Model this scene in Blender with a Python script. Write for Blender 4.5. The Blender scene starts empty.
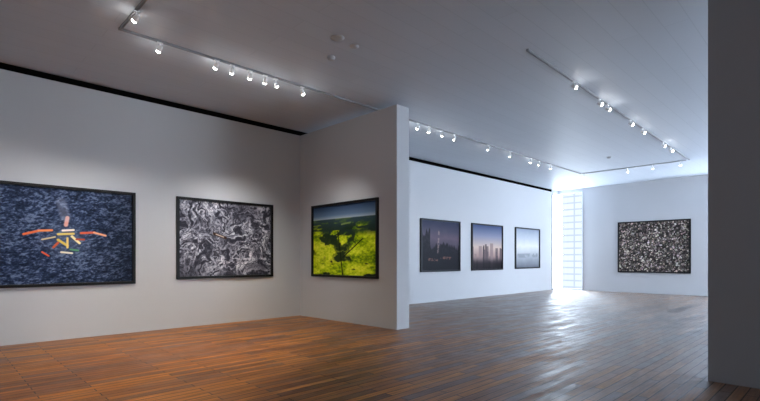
import bpy, bmesh, math, random
import numpy as np
from mathutils import Vector, Matrix
random.seed(4)
S=bpy.context.scene
COL=S.collection
try:
    S.view_settings.view_transform='Standard'
    S.view_settings.look='None'
except Exception: pass

# ------------------------------------------------------------ helpers
def link(o): COL.objects.link(o); return o
def newmat(name):
    m=bpy.data.materials.new(name); m.use_nodes=True
    return m, m.node_tree.nodes, m.node_tree.links, m.node_tree.nodes['Principled BSDF']
def plain(name,col,rough=.5,metal=0.0,emit=None,es=0,noise=0.0,nscale=6,spec=.5):
    m,n,l,b=newmat(name)
    b.inputs['Base Color'].default_value=(*col,1); b.inputs['Roughness'].default_value=rough
    b.inputs['Metallic'].default_value=metal
    b.inputs['Specular IOR Level'].default_value=spec
    if noise:
        g=n.new('ShaderNodeNewGeometry'); t=n.new('ShaderNodeTexNoise'); t.inputs['Scale'].default_value=nscale
        t.inputs['Detail'].default_value=4
        r=n.new('ShaderNodeMapRange'); r.inputs['To Min'].default_value=1-noise; r.inputs['To Max'].default_value=1+noise
        x=n.new('ShaderNodeVectorMath'); x.operation='SCALE'; x.inputs[0].default_value=col
        l.new(g.outputs['Position'],t.inputs['Vector']); l.new(t.outputs['Fac'],r.inputs['Value'])
        l.new(r.outputs['Result'],x.inputs['Scale']); l.new(x.outputs['Vector'],b.inputs['Base Color'])
        bp=n.new('ShaderNodeBump'); bp.inputs['Strength'].default_value=.03
        l.new(t.outputs['Fac'],bp.inputs['Height']); l.new(bp.outputs['Normal'],b.inputs['Normal'])
    if emit:
        b.inputs['Emission Color'].default_value=(*emit,1); b.inputs['Emission Strength'].default_value=es
    return m
def boxes_mesh(name,boxes):
    vs=[];fs=[]
    for (x0,y0,z0,x1,y1,z1) in boxes:
        k=len(vs)
        vs+=[(x0,y0,z0),(x1,y0,z0),(x1,y1,z0),(x0,y1,z0),(x0,y0,z1),(x1,y0,z1),(x1,y1,z1),(x0,y1,z1)]
        fs+=[(k,k+3,k+2,k+1),(k+4,k+5,k+6,k+7),(k,k+1,k+5,k+4),(k+1,k+2,k+6,k+5),(k+2,k+3,k+7,k+6),(k+3,k,k+4,k+7)]
    me=bpy.data.meshes.new(name); me.from_pydata(vs,[],fs); me.update(); return me
def obj(name,me,mat=None,parent=None,label=None,cat=None,kind=None,group=None):
    o=bpy.data.objects.new(name,me)
    if mat and me: 
        me.materials.clear(); me.materials.append(mat)
    link(o)
    if parent: o.parent=parent
    if label:o['label']=label
    if cat:o['category']=cat
    if kind:o['kind']=kind
    if group:o['group']=group
    return o
def struct(name,boxes,mat,label=None,bevel=0):
    o=obj(name,boxes_mesh(name,boxes),mat,label=label,kind='structure')
    if bevel:
        b=o.modifiers.new('b','BEVEL'); b.width=bevel; b.segments=2
    return o

# ------------------------------------------------------------ materials
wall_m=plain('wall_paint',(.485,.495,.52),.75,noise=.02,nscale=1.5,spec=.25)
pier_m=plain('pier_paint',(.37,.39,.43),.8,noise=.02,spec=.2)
black_m=plain('slot_shade_black',(.003,.003,.003),.9,spec=0)
track_m=plain('track_metal',(.26,.26,.27),.5)
white_m=plain('lamp_white',(.92,.92,.92),.35)
lens_m=plain('lamp_lens',(1,1,1),.3,emit=(1,.97,.92),es=36)
frame_m=plain('frame_black',(.005,.005,.006),.4,spec=.3)
mull_m=plain('window_frame_paint',(.5,.53,.57),.5)
plast_m=plain('ceiling_plastic',(.50,.51,.53),.5)
# facade: fine louvre lines as a procedural pattern
fac_m,n,l,b=newmat('facade_panel')
g=n.new('ShaderNodeNewGeometry'); br=n.new('ShaderNodeTexBrick'); mpf=n.new('ShaderNodeMapping')
mpf.inputs['Rotation'].default_value=(math.radians(90),0,math.radians(90))
sw=n.new('ShaderNodeSeparateXYZ'); cb=n.new('ShaderNodeCombineXYZ')
l.new(g.outputs['Position'],sw.inputs['Vector']); l.new(sw.outputs['Y'],cb.inputs['X']); l.new(sw.outputs['Z'],cb.inputs['Y'])
n.remove(mpf)
br.offset=0; br.inputs['Scale'].default_value=1; br.inputs['Brick Width'].default_value=1.4; br.inputs['Row Height'].default_value=.42
br.inputs['Mortar Size'].default_value=.05
br.inputs['Color1'].default_value=(.066,.065,.064,1); br.inputs['Color2'].default_value=(.062,.061,.060,1); br.inputs['Mortar'].default_value=(.045,.046,.048,1)
l.new(cb.outputs['Vector'],br.inputs['Vector']); l.new(br.outputs['Color'],b.inputs['Base Color'])
b.inputs['Roughness'].default_value=.8; b.inputs['Specular IOR Level'].default_value=0

# ceiling: satin painted boards running along the room
cm,n,l,b=newmat('ceiling_paint')
g=n.new('ShaderNodeNewGeometry'); br=n.new('ShaderNodeTexBrick')
br.inputs['Scale'].default_value=1; br.inputs['Brick Width'].default_value=3.6; br.inputs['Row Height'].default_value=.30
br.inputs['Mortar Size'].default_value=.006; br.inputs['Color1'].default_value=(.515,.56,.625,1); br.inputs['Color2'].default_value=(.535,.58,.645,1)
br.inputs['Mortar'].default_value=(.465,.51,.57,1)
l.new(g.outputs['Position'],br.inputs['Vector']); l.new(br.outputs['Color'],b.inputs['Base Color'])
b.inputs['Roughness'].default_value=.52; b.inputs['Specular IOR Level'].default_value=.6

# floor: worn, glossy boards running along the room
fm,n,l,b=newmat('wood_floor')
g=n.new('ShaderNodeNewGeometry'); br=n.new('ShaderNodeTexBrick')
br.offset=.37; br.inputs['Scale'].default_value=1
br.inputs['Brick Width'].default_value=1.3; br.inputs['Row Height'].default_value=.11
br.inputs['Mortar Size'].default_value=.006; br.inputs['Mortar Smooth'].default_value=.1
br.inputs['Color1'].default_value=(0,0,0,1); br.inputs['Color2'].default_value=(1,1,1,1); br.inputs['Mortar'].default_value=(0,0,0,1)
l.new(g.outputs['Position'],br.inputs['Vector'])
ramp=n.new('ShaderNodeValToRGB'); e=ramp.color_ramp.elements
e[0].position=0; e[0].color=(.17,.052,.010,1); e[1].position=1; e[1].color=(.66,.265,.055,1)
m2=e.new(.5); m2.color=(.42,.15,.028,1)
l.new(br.outputs['Color'],ramp.inputs['Fac'])
# board tone greys across the room, putting the cool floor sheen into the colour
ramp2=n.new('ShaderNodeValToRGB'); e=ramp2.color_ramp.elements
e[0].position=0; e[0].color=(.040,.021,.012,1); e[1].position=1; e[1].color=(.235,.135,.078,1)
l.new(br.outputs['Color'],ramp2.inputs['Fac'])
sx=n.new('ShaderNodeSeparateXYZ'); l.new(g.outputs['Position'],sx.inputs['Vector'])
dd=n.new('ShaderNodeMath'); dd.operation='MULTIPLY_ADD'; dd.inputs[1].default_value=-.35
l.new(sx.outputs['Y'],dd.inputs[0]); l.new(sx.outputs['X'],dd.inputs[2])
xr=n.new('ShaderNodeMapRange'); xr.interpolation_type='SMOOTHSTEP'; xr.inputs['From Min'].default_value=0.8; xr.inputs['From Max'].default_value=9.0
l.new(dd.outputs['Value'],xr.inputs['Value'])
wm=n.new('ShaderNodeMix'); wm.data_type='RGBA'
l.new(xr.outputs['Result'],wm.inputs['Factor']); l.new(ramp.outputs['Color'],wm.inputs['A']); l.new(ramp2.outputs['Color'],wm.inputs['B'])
mp=n.new('ShaderNodeMapping'); mp.inputs['Scale'].default_value=(1.6,30,1)
l.new(g.outputs['Position'],mp.inputs['Vector'])
gr=n.new('ShaderNodeTexNoise'); gr.inputs['Scale'].default_value=1.4; gr.inputs['Detail'].default_value=6
l.new(mp.outputs['Vector'],gr.inputs['Vector'])
gr2=n.new('ShaderNodeMapRange'); gr2.inputs['From Min'].default_value=.3; gr2.inputs['From Max'].default_value=.7
gr2.inputs['To Min'].default_value=.6; gr2.inputs['To Max'].default_value=1.35
l.new(gr.outputs['Fac'],gr2.inputs['Value'])
sc=n.new('ShaderNodeVectorMath'); sc.operation='SCALE'
l.new(wm.outputs['Result'],sc.inputs[0]); l.new(gr2.outputs['Result'],sc.inputs['Scale'])
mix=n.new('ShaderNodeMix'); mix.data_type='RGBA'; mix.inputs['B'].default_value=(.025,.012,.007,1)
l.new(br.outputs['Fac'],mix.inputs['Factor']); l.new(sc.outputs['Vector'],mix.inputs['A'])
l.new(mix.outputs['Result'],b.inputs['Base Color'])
wn=n.new('ShaderNodeTexNoise'); wn.inputs['Scale'].default_value=2.0; wn.inputs['Detail'].default_value=8; wn.inputs['Roughness'].default_value=.75
mp2=n.new('ShaderNodeMapping'); mp2.inputs['Scale'].default_value=(.9,1.8,1)
l.new(g.outputs['Position'],mp2.inputs['Vector']); l.new(mp2.outputs['Vector'],wn.inputs['Vector'])
rr=n.new('ShaderNodeMapRange'); rr.inputs['From Min'].default_value=.38; rr.inputs['From Max'].default_value=.62
rr.inputs['To Min'].default_value=.34; rr.inputs['To Max'].default_value=.48
l.new(wn.outputs['Fac'],rr.inputs['Value'])
ad=n.new('ShaderNodeMath'); ad.operation='MULTIPLY_ADD'; ad.inputs[1].default_value=.20
sep=n.new('ShaderNodeSeparateColor'); l.new(br.outputs['Color'],sep.inputs['Color'])
l.new(sep.outputs['Red'],ad.inputs[0]); l.new(rr.outputs['Result'],ad.inputs[2]); l.new(ad.outputs['Value'],b.inputs['Roughness'])
b.inputs['Specular IOR Level'].default_value=.5
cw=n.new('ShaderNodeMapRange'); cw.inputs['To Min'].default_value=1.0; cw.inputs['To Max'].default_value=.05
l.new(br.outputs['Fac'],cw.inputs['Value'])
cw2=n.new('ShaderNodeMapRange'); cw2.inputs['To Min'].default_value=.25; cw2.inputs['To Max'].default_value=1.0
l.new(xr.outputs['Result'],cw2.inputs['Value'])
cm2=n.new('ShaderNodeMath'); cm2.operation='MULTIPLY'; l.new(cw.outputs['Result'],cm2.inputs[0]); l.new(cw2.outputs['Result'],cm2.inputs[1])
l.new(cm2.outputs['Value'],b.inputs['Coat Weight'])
b.inputs['Coat IOR'].default_value=1.9
l.new(ad.outputs['Value'],b.inputs['Coat Roughness'])
hm=n.new('ShaderNodeMath'); hm.operation='MULTIPLY_ADD'; hm.inputs[1].default_value=-1.5
l.new(br.outputs['Fac'],hm.inputs[0])
hs=n.new('ShaderNodeMath'); hs.operation='MULTIPLY_ADD'; hs.inputs[1].default_value=.5
hw=n.new('ShaderNodeMath'); hw.operation='MULTIPLY'; hw.inputs[1].default_value=.22
l.new(wn.outputs['Fac'],hw.inputs[0])
l.new(gr.outputs['Fac'],hs.inputs[0]); l.new(hw.outputs['Value'],hs.inputs[2])
l.new(hs.outputs['Value'],hm.inputs[2])
bp=n.new('ShaderNodeBump'); bp.inputs['Strength'].default_value=.3; bp.inputs['Distance'].default_value=.01
l.new(hm.outputs['Value'],bp.inputs['Height']); l.new(bp.outputs['Normal'],b.inputs['Normal'])
l.new(bp.outputs['Normal'],b.inputs['Coat Normal'])

# ------------------------------------------------------------ room shell
YW=9.6; ZC=4.57; ZW=4.46; XB=21.0; ZH1=4.43
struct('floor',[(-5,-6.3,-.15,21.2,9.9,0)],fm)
struct('ceiling',[(-5,-6.3,ZC,21.2,9.9,ZC+.2)],cm)
struct('wall_left',[(-5,YW,0,20.4,YW+.3,ZW),(20.4,YW,ZH1,21.2,YW+.3,ZC)],wall_m)
struct('gap_shade_strip_1',[(-5,YW+.01,ZW,20.4,YW+.3,ZC)],black_m)  # flush black strip, shade of the gap above the wall put into its colour
struct('wall_back',[(XB,2.9,0,XB+.2,8.43,ZC),(XB,8.43,ZH1,XB+.2,YW,ZC),(XB,-6.3,0,XB+.2,-2.3,ZC),(XB,-2.3,0,XB+.2,2.9,.3),(XB,-2.3,4.3,XB+.2,2.9,ZC)],wall_m)
struct('wall_front',[(-5.2,-6.3,0,-5,9.9,ZC)],wall_m)
struct('wall_right',[(-5,-6.3,0,13,-6,ZC),(13,-6.3,0,20.5,-6,.5),(13,-6.3,4.2,20.5,-6,ZC),(16.6,-6.3,.5,16.9,-6,4.2),(20.5,-6.3,0,21,-6,ZC)],wall_m)
struct('wall_partition',[(6.65,6.3,0,7.01,YW,ZW)],wall_m)
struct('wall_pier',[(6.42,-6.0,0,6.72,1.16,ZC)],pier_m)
# corner window frame (thin posts + rails)
struct('window_1',[(20.97,9.54,0,21.03,9.6,ZH1),(20.4,9.55,0,20.44,9.62,ZH1),(20.98,8.43,0,21.02,8.46,ZH1),
                   (20.98,8.46,0,21.02,9.54,.05),(20.98,8.46,ZH1-.05,21.02,9.54,ZH1),(20.44,9.56,0,20.97,9.6,.05),(20.44,9.56,ZH1-.05,20.97,9.6,ZH1)],mull_m)
struct('added_window_2',[(21.02,-2.3,.3,21.08,-2.24,4.3),(21.02,2.84,.3,21.08,2.9,4.3),(21.02,-2.24,.3,21.08,2.84,.36),(21.02,-2.24,4.24,21.08,2.84,4.3),(21.02,.27,.36,21.08,.33,4.24)],mull_m)  # unseen window added so its light gives the floor more sheen
root=bpy.data.objects.new('building',None); root.location=(30,-1.0,-8); link(root)
root['label']='pale office building with fine horizontal lines, seen through window'; root['category']='building'
obj('facade',boxes_mesh('facade',[(0,-14,0,1,14.4,22)]),fac_m,parent=root)
obj('roof_parapet',boxes_mesh('roof_parapet',[(-.15,-14.1,22,1.1,14.5,22.4)]),mull_m,parent=root)

# ------------------------------------------------------------ artworks
def srgb(c): 
    c=np.asarray(c,float)/255.; return np.where(c<=.04045,c/12.92,((c+.055)/1.055)**2.4)
def vnoise(U,V,sx,sy,seed):
    r=np.random.RandomState(seed); gx=int(sx)+3; gy=int(sy)+3
    G=r.rand(gy,gx); x=np.clip(U*sx,0,gx-2.001); y=np.clip(V*sy,0,gy-2.001)
    xi=x.astype(int); yi=y.astype(int); fx=x-xi; fy=y-yi; fx=fx*fx*(3-2*fx); fy=fy*fy*(3-2*fy)
    return (G[yi,xi]*(1-fx)+G[yi,xi+1]*fx)*(1-fy)+(G[yi+1,xi]*(1-fx)+G[yi+1,xi+1]*fx)*fy
def fbm(U,V,sx,sy,seed,o=4):
    t=0;a=1;s=0
    U=np.clip(U,0,1); V=np.clip(V,0,1)
    for k in range(o):
        t=t+a*vnoise(U,V,sx*2**k,sy*2**k,seed+k*17); s+=a; a*=.6
    return t/s
def ss(x,a,b): 
    t=np.clip((x-a)/(b-a),0,1); return t*t*(3-2*t)
def mixc(A,B,m): return A*(1-m[...,None])+np.asarray(B,float)*m[...,None]
def ramp3(x,cols):
    xs=[c[0] for c in cols]; return np.stack([np.interp(x,xs,[c[1][i] for c in cols]) for i in range(3)],-1)
def seg(U,V,a,b,r,asp=1.33):
    ax,ay=a[0]*asp,a[1]; bx,by=b[0]*asp,b[1]; X=U*asp
    dx,dy=bx-ax,by-ay; t=np.clip(((X-ax)*dx+(V-ay)*dy)/(dx*dx+dy*dy+1e-9),0,1)
    d=np.hypot(X-ax-t*dx,V-ay-t*dy); return 1-ss(d,r*.6,r*1.2)
def p_sea(U,V):
    n2=fbm(U,V,5,4,9,3)
    # short waves running on a slant
    A=np.clip((U*.8+V*.35)/1.2+.03*(n2-.5),0,1); B=np.clip((V*.9-U*.3+.35)/1.3+.03*(n2-.5),0,1)
    n1=fbm(A,B,95,120,1,3); n3=fbm(A,B,30,55,21,3)
    x=.55*n1+.15*n2+.3*n3
    C=ramp3(x,[(.3,(20,27,44)),(.46,(36,47,72)),(.54,(52,66,94)),(.66,(104,118,146))])
    C=C*(1-.25*ss(U,.6,1)[...,None])
    d=np.hypot((U-.54)*1.33,V-.47); C=mixc(C,(100,114,140),(1-ss(d,.02,.3))*.5)
    C=mixc(C,(240,170,150),seg(U,V,(.53,.62),(.54,.70),.020)*.9)
    C=mixc(C,(200,200,215),seg(U,V,(.53,.7),(.50,.86),.05)*.3)
    for a,b,c,r in [((.27,.51),(.36,.55),(226,110,70),.013),((.36,.55),(.44,.56),(235,140,90),.013),((.63,.54),(.72,.55),(225,100,70),.013),((.72,.55),(.80,.52),(240,170,130),.012),
                    ((.48,.52),(.58,.53),(230,200,110),.013),((.48,.46),(.54,.40),(220,190,90),.014),((.57,.50),(.62,.43),(245,225,170),.014),((.48,.43),(.45,.38),(200,90,60),.012),
                    ((.54,.48),(.54,.38),(235,205,120),.011),((.60,.47),(.65,.47),(190,80,55),.011),((.51,.56),(.58,.57),(255,240,220),.012),((.38,.46),(.46,.49),(210,190,150),.009),
                    ((.56,.36),(.61,.35),(90,150,110),.011),((.42,.29),(.38,.33),(225,90,60),.009),((.50,.33),(.57,.32),(235,225,200),.011)]:
        C=mixc(C,c,seg(U,V,a,b,r))
    return C
def p_marble(U,V):
    w1=fbm(U,V,4,3,31,4); w2=fbm(U,V,4,3,55,4)
    A=np.clip(U*.8+.40*(w1-.5)+.1,0,1); B=np.clip(V*.8+.55*(w2-.5)+.1,0,1)
    n=fbm(A,B,9,8,71,4); rdg=1-np.abs(n*2-1)*3.2; n2=fbm(A,B,36,26,81,3); r2=1-np.abs(n2*2-1)*3
    n3=fbm(U,V,70,55,99,2)
    x=np.clip(.42*rdg+.42*r2+.5*(n3-.4),0,1)
    m=ss(fbm(U,V,3,3,91,2),.25,.6); x=x*(.65+.45*m)
    C=ramp3(x,[(0,(46,46,56)),(.3,(88,88,100)),(.55,(134,134,146)),(.8,(190,190,200)),(1,(230,230,236))])
    C=mixc(C,(60,40,32),seg(U,V,(.35,.57),(.47,.52),.02)); C=mixc(C,(200,180,165),seg(U,V,(.37,.565),(.45,.53),.008))
    return C
def p_green(U,V):
    n=fbm(U,V,6,9,101,4); w=fbm(U,V,3,4,120,3)
    A=np.clip(U+.2*(w-.5),0,1); k=fbm(A,V,4,6,131,4); f=fbm(U,V,40,50,140,2)
    x=.5*n+.25*f+.25*w
    C=ramp3(x,[(.3,(70,105,10)),(.43,(140,172,14)),(.53,(200,220,25)),(.66,(238,244,70))])
    dark=ss(k,.50,.56)*ss(V,.1,.55)+ss(k,.60,.66)
    far=ss(V,.52,.66)
    C=mixc(C,(22,38,28),np.clip(dark,0,1)*.9)
    C=mixc(C,(34,52,48),far*ss(fbm(U,V,5,24,150,3)+.25*(1-far),.42,.55)*.95)
    C=mixc(C,(18,26,16),seg(U,V,(.42,.62),(.5,.0),.013)*.8); C=mixc(C,(18,26,16),seg(U,V,(.8,.5),(.5,.25),.010)*.8)
    C=mixc(C,(225,240,90),seg(U,V,(.48,.72),(.62,.74),.012)*.8)
    sky=ss(V,.80,.815); S_=ramp3(V,[(.8,(175,188,200)),(.86,(95,120,148)),(1,(42,62,92))])
    haze=ss(V,.62,.8)*(1-sky); C=mixc(C,(52,74,84),haze*.8)
    C=C*(1-sky[...,None])+S_*sky[...,None]
    return C
def p_dusk(U,V):
    n=fbm(U,V,5,5,201,4); f=fbm(U,V,30,30,210,3)
    C=ramp3(V+.12*(n-.5),[(0,(26,24,34)),(.3,(56,52,68)),(.65,(120,104,122)),(1,(58,64,92))])
    h=.35+.35*fbm(U,V*0,12,1,220,3)+.3*(np.abs(U-.1)<.12)-.15*np.abs(U-.5)
    C=mixc(C,(24,22,30),(1-ss(V-h,-.02,.03))*(.6+.4*f))
    C=mixc(C,(200,170,160),seg(U,V,(.42,.36),(.44,.78),.03)*ss(f,.35,.6)*.7)
    C=mixc(C,(170,115,95),seg(U,V,(.5,.26),(.78,.24),.03)*ss(f,.45,.6)*.8); C=mixc(C,(140,100,85),seg(U,V,(.18,.22),(.4,.2),.03)*ss(f,.45,.6))
    return C*.76
def p_city(U,V):
    C=ramp3(V,[(0,(40,36,44)),(.3,(170,142,138)),(.5,(210,186,172)),(.75,(140,144,166)),(1,(72,86,122))])
    r=np.random.RandomState(5)
    for k in range(26):
        x=r.rand(); w_=.02+.04*r.rand(); h=.15+.5*r.rand()*(1-.5*abs(x-.55)); m=((np.abs(U-x)<w_)&(V<h)).astype(float)
        c=np.array((60,54,62))+r.rand()*np.array((96,80,70)); C=mixc(C,c,m*.8)
    C=mixc(C,(24,22,28),(1-ss(V,.1,.28))*.8)
    return C*.92
def p_haze(U,V):
    n=fbm(U,V,6,5,301,4)
    C=ramp3(V+.1*(n-.5),[(0,(108,112,122)),(.25,(160,165,172)),(.55,(222,222,222)),(.8,(186,192,202)),(1,(150,160,178))])
    return mixc(C,(120,124,134),seg(U,V,(.1,.3),(.9,.32),.06)*ss(n,.4,.6)*.6)*.92
def p_pebble(U,V):
    h,w=U.shape; r=np.random.RandomState(3); K=2000
    pts=r.rand(K,2)*[1.3,1]
    best=np.full((h,w),9.); sec=np.full((h,w),9.); idx=np.zeros((h,w),int)
    X=U*1.3
    for k in range(K):
        d=(X-pts[k,0])**2+(V-pts[k,1])**2; m=d<best
        sec=np.where(m,best,np.minimum(sec,d)); idx=np.where(m,k,idx); best=np.where(m,d,best)
    v=r.rand(K)**1.3; pal=np.stack([48+182*v,44+170*v,43+160*v],-1)*(1+.10*(r.rand(K,3)-.5))
    C=pal[idx]; edge=1-ss(np.sqrt(sec)-np.sqrt(best),.0,.010)
    C=mixc(C,(16,15,16),edge*.7)
    lo=fbm(U,V,4,4,401,3); return C*(.75+.5*lo)[...,None]

print_mats={}
def print_mat():
    if 'm' in print_mats: return print_mats['m']
    m,n,l,b=newmat('photographic_print')
    a=n.new('ShaderNodeAttribute'); a.attribute_name='Ink'
    l.new(a.outputs['Color'],b.inputs['Base Color']); b.inputs['Roughness'].default_value=.4; b.inputs['Specular IOR Level'].default_value=.1
    print_mats['m']=m; return m
def picture(label,center,W,z0,z1,wall,paint,nx=220):
    H=z1-z0
    r=bpy.data.objects.new('framed_photograph',None); link(r); r.empty_display_size=.2
    r.location=(center[0],center[1],z0)
    r.rotation_euler=(0,0,0 if wall=='y' else -math.pi/2)
    r['label']=label; r['category']='picture'
    fw=.052; D=.06
    o_=[(-W/2,0),(W/2,0),(W/2,H),(-W/2,H)]; i_=[(-W/2+fw,fw),(W/2-fw,fw),(W/2-fw,H-fw),(-W/2+fw,H-fw)]
    vs=[(x,-D,z) for x,z in o_]+[(x,-D,z) for x,z in i_]+[(x,0,z) for x,z in o_]+[(x,0,z) for x,z in i_]
    fs=[]
    for k in range(4):
        j=(k+1)%4
        fs+=[(k,j,4+j,4+k),(8+k,12+k,12+j,8+j),(k,8+k,8+j,j),(4+k,4+j,12+j,12+k)]
    me=bpy.data.meshes.new('frame'); me.from_pydata(vs,[],fs); me.update()
    f=obj('frame',me,frame_m,parent=r); bv=f.modifiers.new('b','BEVEL'); bv.width=.005; bv.segments=2
    ny=int(nx*H/W)
    iw=W-2*fw; ih=H-2*fw
    u=np.linspace(0,1,nx); v=np.linspace(0,1,ny); U,V=np.meshgrid(u,v)
    co=np.stack([(U-.5)*iw,np.full_like(U,-.022),fw+V*ih],-1).reshape(-1,3)
    q=np.arange(nx*ny).reshape(ny,nx)
    F=np.stack([q[:-1,:-1],q[:-1,1:],q[1:,1:],q[1:,:-1]],-1).reshape(-1,4)
    me=bpy.data.meshes.new('print'); me.from_pydata(co.tolist(),[],F.tolist()); me.update()
    C=srgb(np.clip(paint(U,V),0,255)).reshape(-1,3)
    at=me.color_attributes.new('Ink','FLOAT_COLOR','POINT')
    at.data.foreach_set('color',np.concatenate([C,np.ones((len(C),1))],1).astype(np.float32).ravel())
    obj('print',me,print_mat(),parent=r)
    bk=boxes_mesh('backing',[(-iw/2-.005,-.018,fw-.005,iw/2+.005,-.001,fw+ih+.005)]); obj('backing',bk,frame_m,parent=r)
picture('black-framed aerial photograph of dark blue sea with orange boats',(1.68,YW),2.36,.93,2.66,'y',p_sea,380)
picture('black-framed photograph of grey and white marbled water',(4.74,YW),2.22,.99,2.67,'y',p_marble,300)
picture('black-framed aerial photograph of bright yellow-green wetland under blue sky',(6.65,7.935),2.27,.99,2.665,'x',p_green,260)
picture('black-framed photograph of dark dusky scene with pale tower',(12.25,YW),2.11,.98,2.70,'y',p_dusk,160)
picture('black-framed photograph of hazy pink and blue skyline',(15.06,YW),2.11,.98,2.70,'y',p_city,160)
picture('black-framed photograph of pale grey misty haze',(18.13,YW),2.1,1.0,2.70,'y',p_haze,140)
picture('black-framed photograph of densely packed brown and grey stones',(XB,5.645),2.63,.84,2.95,'x',p_pebble,260)

# ------------------------------------------------------------ ceiling tracks
def track(p,q,label,mat=None):
    p=Vector(p);q=Vector(q); L=(q-p).length
    me=boxes_mesh('lighting_track',[(0,-.016,-.030,L,-.006,0),(0,.006,-.030,L,.016,0),(0,-.006,-.012,L,.006,0),(-.02,-.018,-.031,0,.018,0),(L,-.018,-.031,L+.02,.018,0)])
    o=obj('lighting_track',me,mat or track_m,label=label,cat='lighting track'); o.location=(p.x,p.y,ZC-.001)
    o.rotation_euler=(0,0,math.atan2(q.y-p.y,q.x-p.x)); return o
T1=7.03
track((1.91,T1),(17.28,T1),'long pale metal track on the ceiling carrying spotlights')
track((1.91,T1-.05),(1.91,4.2),'short metal track turning off at a corner')
track((17.35,T1-.05),(17.35,3.72),'cross track facing the end wall',plain('pale_track_metal',(.50,.52,.55),.5))
track((6.5,3.43),(17.3,3.62),'long ceiling track with a row of spotlights')

def cyl_mesh(name,profile,seg=20):
    vs=[];fs=[]
    for r_,z in profile:
        for k in range(seg):
            a=2*math.pi*k/seg; vs.append((r_*math.cos(a),r_*math.sin(a),z))
    for i in range(len(profile)-1):
        for k in range(seg):
            j=(k+1)%seg; fs.append((i*seg+k,i*seg+j,(i+1)*seg+j,(i+1)*seg+k))
    fs.append(tuple(range(seg))[::-1]); fs.append(tuple((len(profile)-1)*seg+k for k in range(seg)))
    me=bpy.data.meshes.new(name); me.from_pydata(vs,[],fs); me.update()
    for p in me.polygons: p.use_smooth=len(p.vertices)==4
    return me
ad_me=boxes_mesh('adapter',[(-.040,-.014,-.048,.040,.014,-.030)]); ad_me.materials.append(white_m)
st_me=cyl_mesh('stem',[(.008,-.10),(.008,-.048)],10); st_me.materials.append(white_m)
hd_me=cyl_mesh('lamp_head',[(.034,-.046),(.037,-.042),(.037,-.01),(.031,.012),(.026,.032),(.016,.040)],20); hd_me.materials.append(white_m)
ln_me=cyl_mesh('lens',[(.014,-.072),(.026,-.066),(.031,-.054),(.032,-.0465)],20); ln_me.materials.append(lens_m)
ZH=-.112
def spot(x,y,target,power,col=(1,.97,.94),size=47,group='ceiling track spotlights',spill=.7):
    r=bpy.data.objects.new('track_spotlight',None); link(r); r.location=(x,y,ZC); r.empty_display_size=.1
    r['label']='small white cylindrical spotlight clipped to ceiling track, switched on'; r['category']='spotlight'; r['group']=group
    for nme,me in (('adapter',ad_me),('stem',st_me)):
        o=bpy.data.objects.new(nme,me); link(o); o.parent=r
    d=Vector(target)-Vector((x,y,ZC+ZH)); rot=d.to_track_quat('-Z','Y').to_euler()
    for nme,me in (('lamp_head',hd_me),('lens',ln_me)):
        o=bpy.data.objects.new(nme,me); link(o); o.parent=r; o.location=(0,0,ZH); o.rotation_euler=rot
    L=bpy.data.lights.new('spot_lamp','SPOT'); L.energy=power; L.color=col; L.spot_size=math.radians(size); L.spot_blend=1; L.shadow_soft_size=.03
    o=bpy.data.objects.new('spot_lamp',L); link(o); o.parent=r
    dn=d.normalized(); o.location=(dn.x*.12,dn.y*.12,ZH+dn.z*.12); o.rotation_euler=rot
    L=bpy.data.lights.new('spill_lamp','POINT'); L.energy=spill; L.color=(1,.97,.94); L.shadow_soft_size=.03
    o=bpy.data.objects.new('spill_lamp',L); link(o); o.parent=r; o.location=(dn.x*.14,dn.y*.14,ZH+dn.z*.14-.03)
P=225
spot(1.91,6.35,(.6,YW,1.8),P*1.0); 
spot(2.43,T1,(1.7,YW,1.8),P)
for x,tx in ((3.29,2.6),(3.55,4.2),(3.865,4.7),(4.15,5.2)): spot(x,T1,(tx,YW,1.8),P*.8)
spot(4.36,T1,(6.65,8.5,1.8),P*.5); spot(4.91,T1,(6.65,7.7,1.8),P*.5)
WARM_FILL=(1,.84,.62)
spot(1.91,5.25,(3.4,8.3,0),500,WARM_FILL,64); spot(1.91,4.75,(4.8,7.2,0),320,WARM_FILL,64); spot(1.91,4.4,(1.3,6.6,0),380,WARM_FILL,80)  # out-of-view heads added to brighten the floor near the left wall
for x,tx in ((8.13,8.9),(8.53,10.3),(9.03,11.6),(9.52,12.4),(11.08,13.5),(12.25,14.6),(13.52,15.3),(14.05,16.3),(14.89,18.0)): spot(x,T1,(tx,YW,1.7),P*.21,(1,.95,.89))
for x,ty in ((8.2,1.5),(9.47,2.0),(9.92,4.0),(11.4,3.0),(12.32,3.0),(14.2,3.5),(15.0,4.4)):
    y=3.43+(x-6.5)/10.8*.19
    spot(x,y,(x+2.5,-2,1.5) ,P*.10,(1,.97,.94),group='spotlights on the outer track',spill=.35)
for y,ty in ((6.9,7.5),(5.45,6.0),(4.67,5.2),(3.87,4.8)): spot(17.35,y,(XB,ty,1.8),P*.17,(1,.96,.91),group='spotlights on the cross track',spill=.22)

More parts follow.
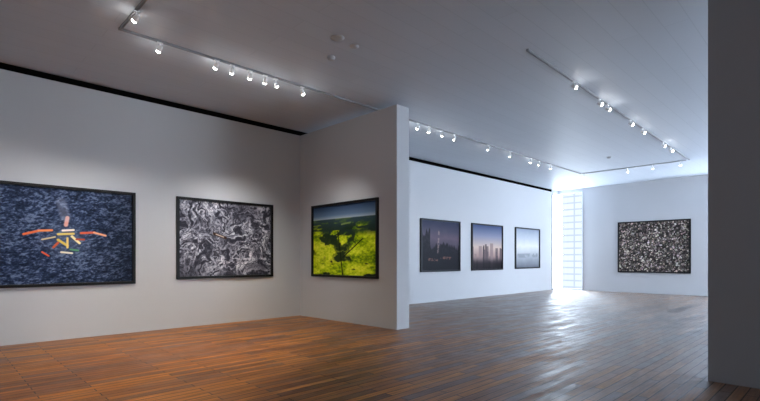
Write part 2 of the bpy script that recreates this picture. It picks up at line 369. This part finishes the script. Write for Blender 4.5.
# detectors
def disc(name,label,x,y,r,h,cat):
    me=cyl_mesh(name,[(r*.55,-h),(r*.8,-h*.75),(r*.85,-h*.4),(r,-h*.35),(r,0)],24); o=obj(name,me,plast_m,label=label,cat=cat); o.location=(x,y,ZC)
disc('smoke_detector','round white smoke detector on the ceiling',4.55,5.73,.065,.05,'smoke detector')
disc('smoke_detector','round white smoke detector on the ceiling',15.17,5.29,.065,.05,'smoke detector')
disc('ceiling_rosette','flat round ceiling cover plate',4.22,5.17,.10,.014,'ceiling fitting')
disc('sprinkler_head','small round sprinkler cover on the ceiling',4.56,5.19,.07,.025,'sprinkler')

# ------------------------------------------------------------ light
def area(name,loc,aim,sx,sy,power,col,portal=False):
    L=bpy.data.lights.new(name,'AREA'); L.shape='RECTANGLE'; L.size=sx; L.size_y=sy; L.energy=power; L.color=col
    if portal:
        try: L.cycles.is_portal=True
        except Exception: pass
    o=bpy.data.objects.new(name,L); link(o); o.location=loc
    o.rotation_euler=Vector(aim).to_track_quat('-Z','Y').to_euler(); return o
BL=(.55,.73,1)
area('daylight_side_window',(16.75,-6.15,2.35),(.35,1,.10),7.4,3.6,110,BL)
area('added_end_window_light',(21.12,.3,2.3),(-1,.0,.0),5.0,3.9,400,BL)  # added light in the unseen end window, for sheen on the right floor
area('daylight_corner_window',(20.9,10.25,2.3),(-.75,-1,0),1.0,4.2,120,BL)
area('portal_window',(21.1,9.0,2.2),(-1,0,0),1.2,4.4,1,BL,True)
area('fill_near_room',(-4.7,1.0,2.4),(1,.35,.22),4,3.4,110,(.90,.94,1))  # added soft fill behind the camera, lifts near walls and pier
W=bpy.data.worlds.new('sky'); S.world=W; W.use_nodes=True
bg=W.node_tree.nodes['Background']; bg.inputs['Color'].default_value=(.74,.86,1,1); bg.inputs['Strength'].default_value=21

# ------------------------------------------------------------ camera
c=bpy.data.cameras.new('camera'); c.sensor_width=36; c.lens=463.4/760*36; c.shift_y=(259-200.5)/760
co=bpy.data.objects.new('camera',c); link(co); co.location=(0,0,1.4); co.rotation_euler=(math.radians(90),0,math.radians(45.53-90))
S.camera=co
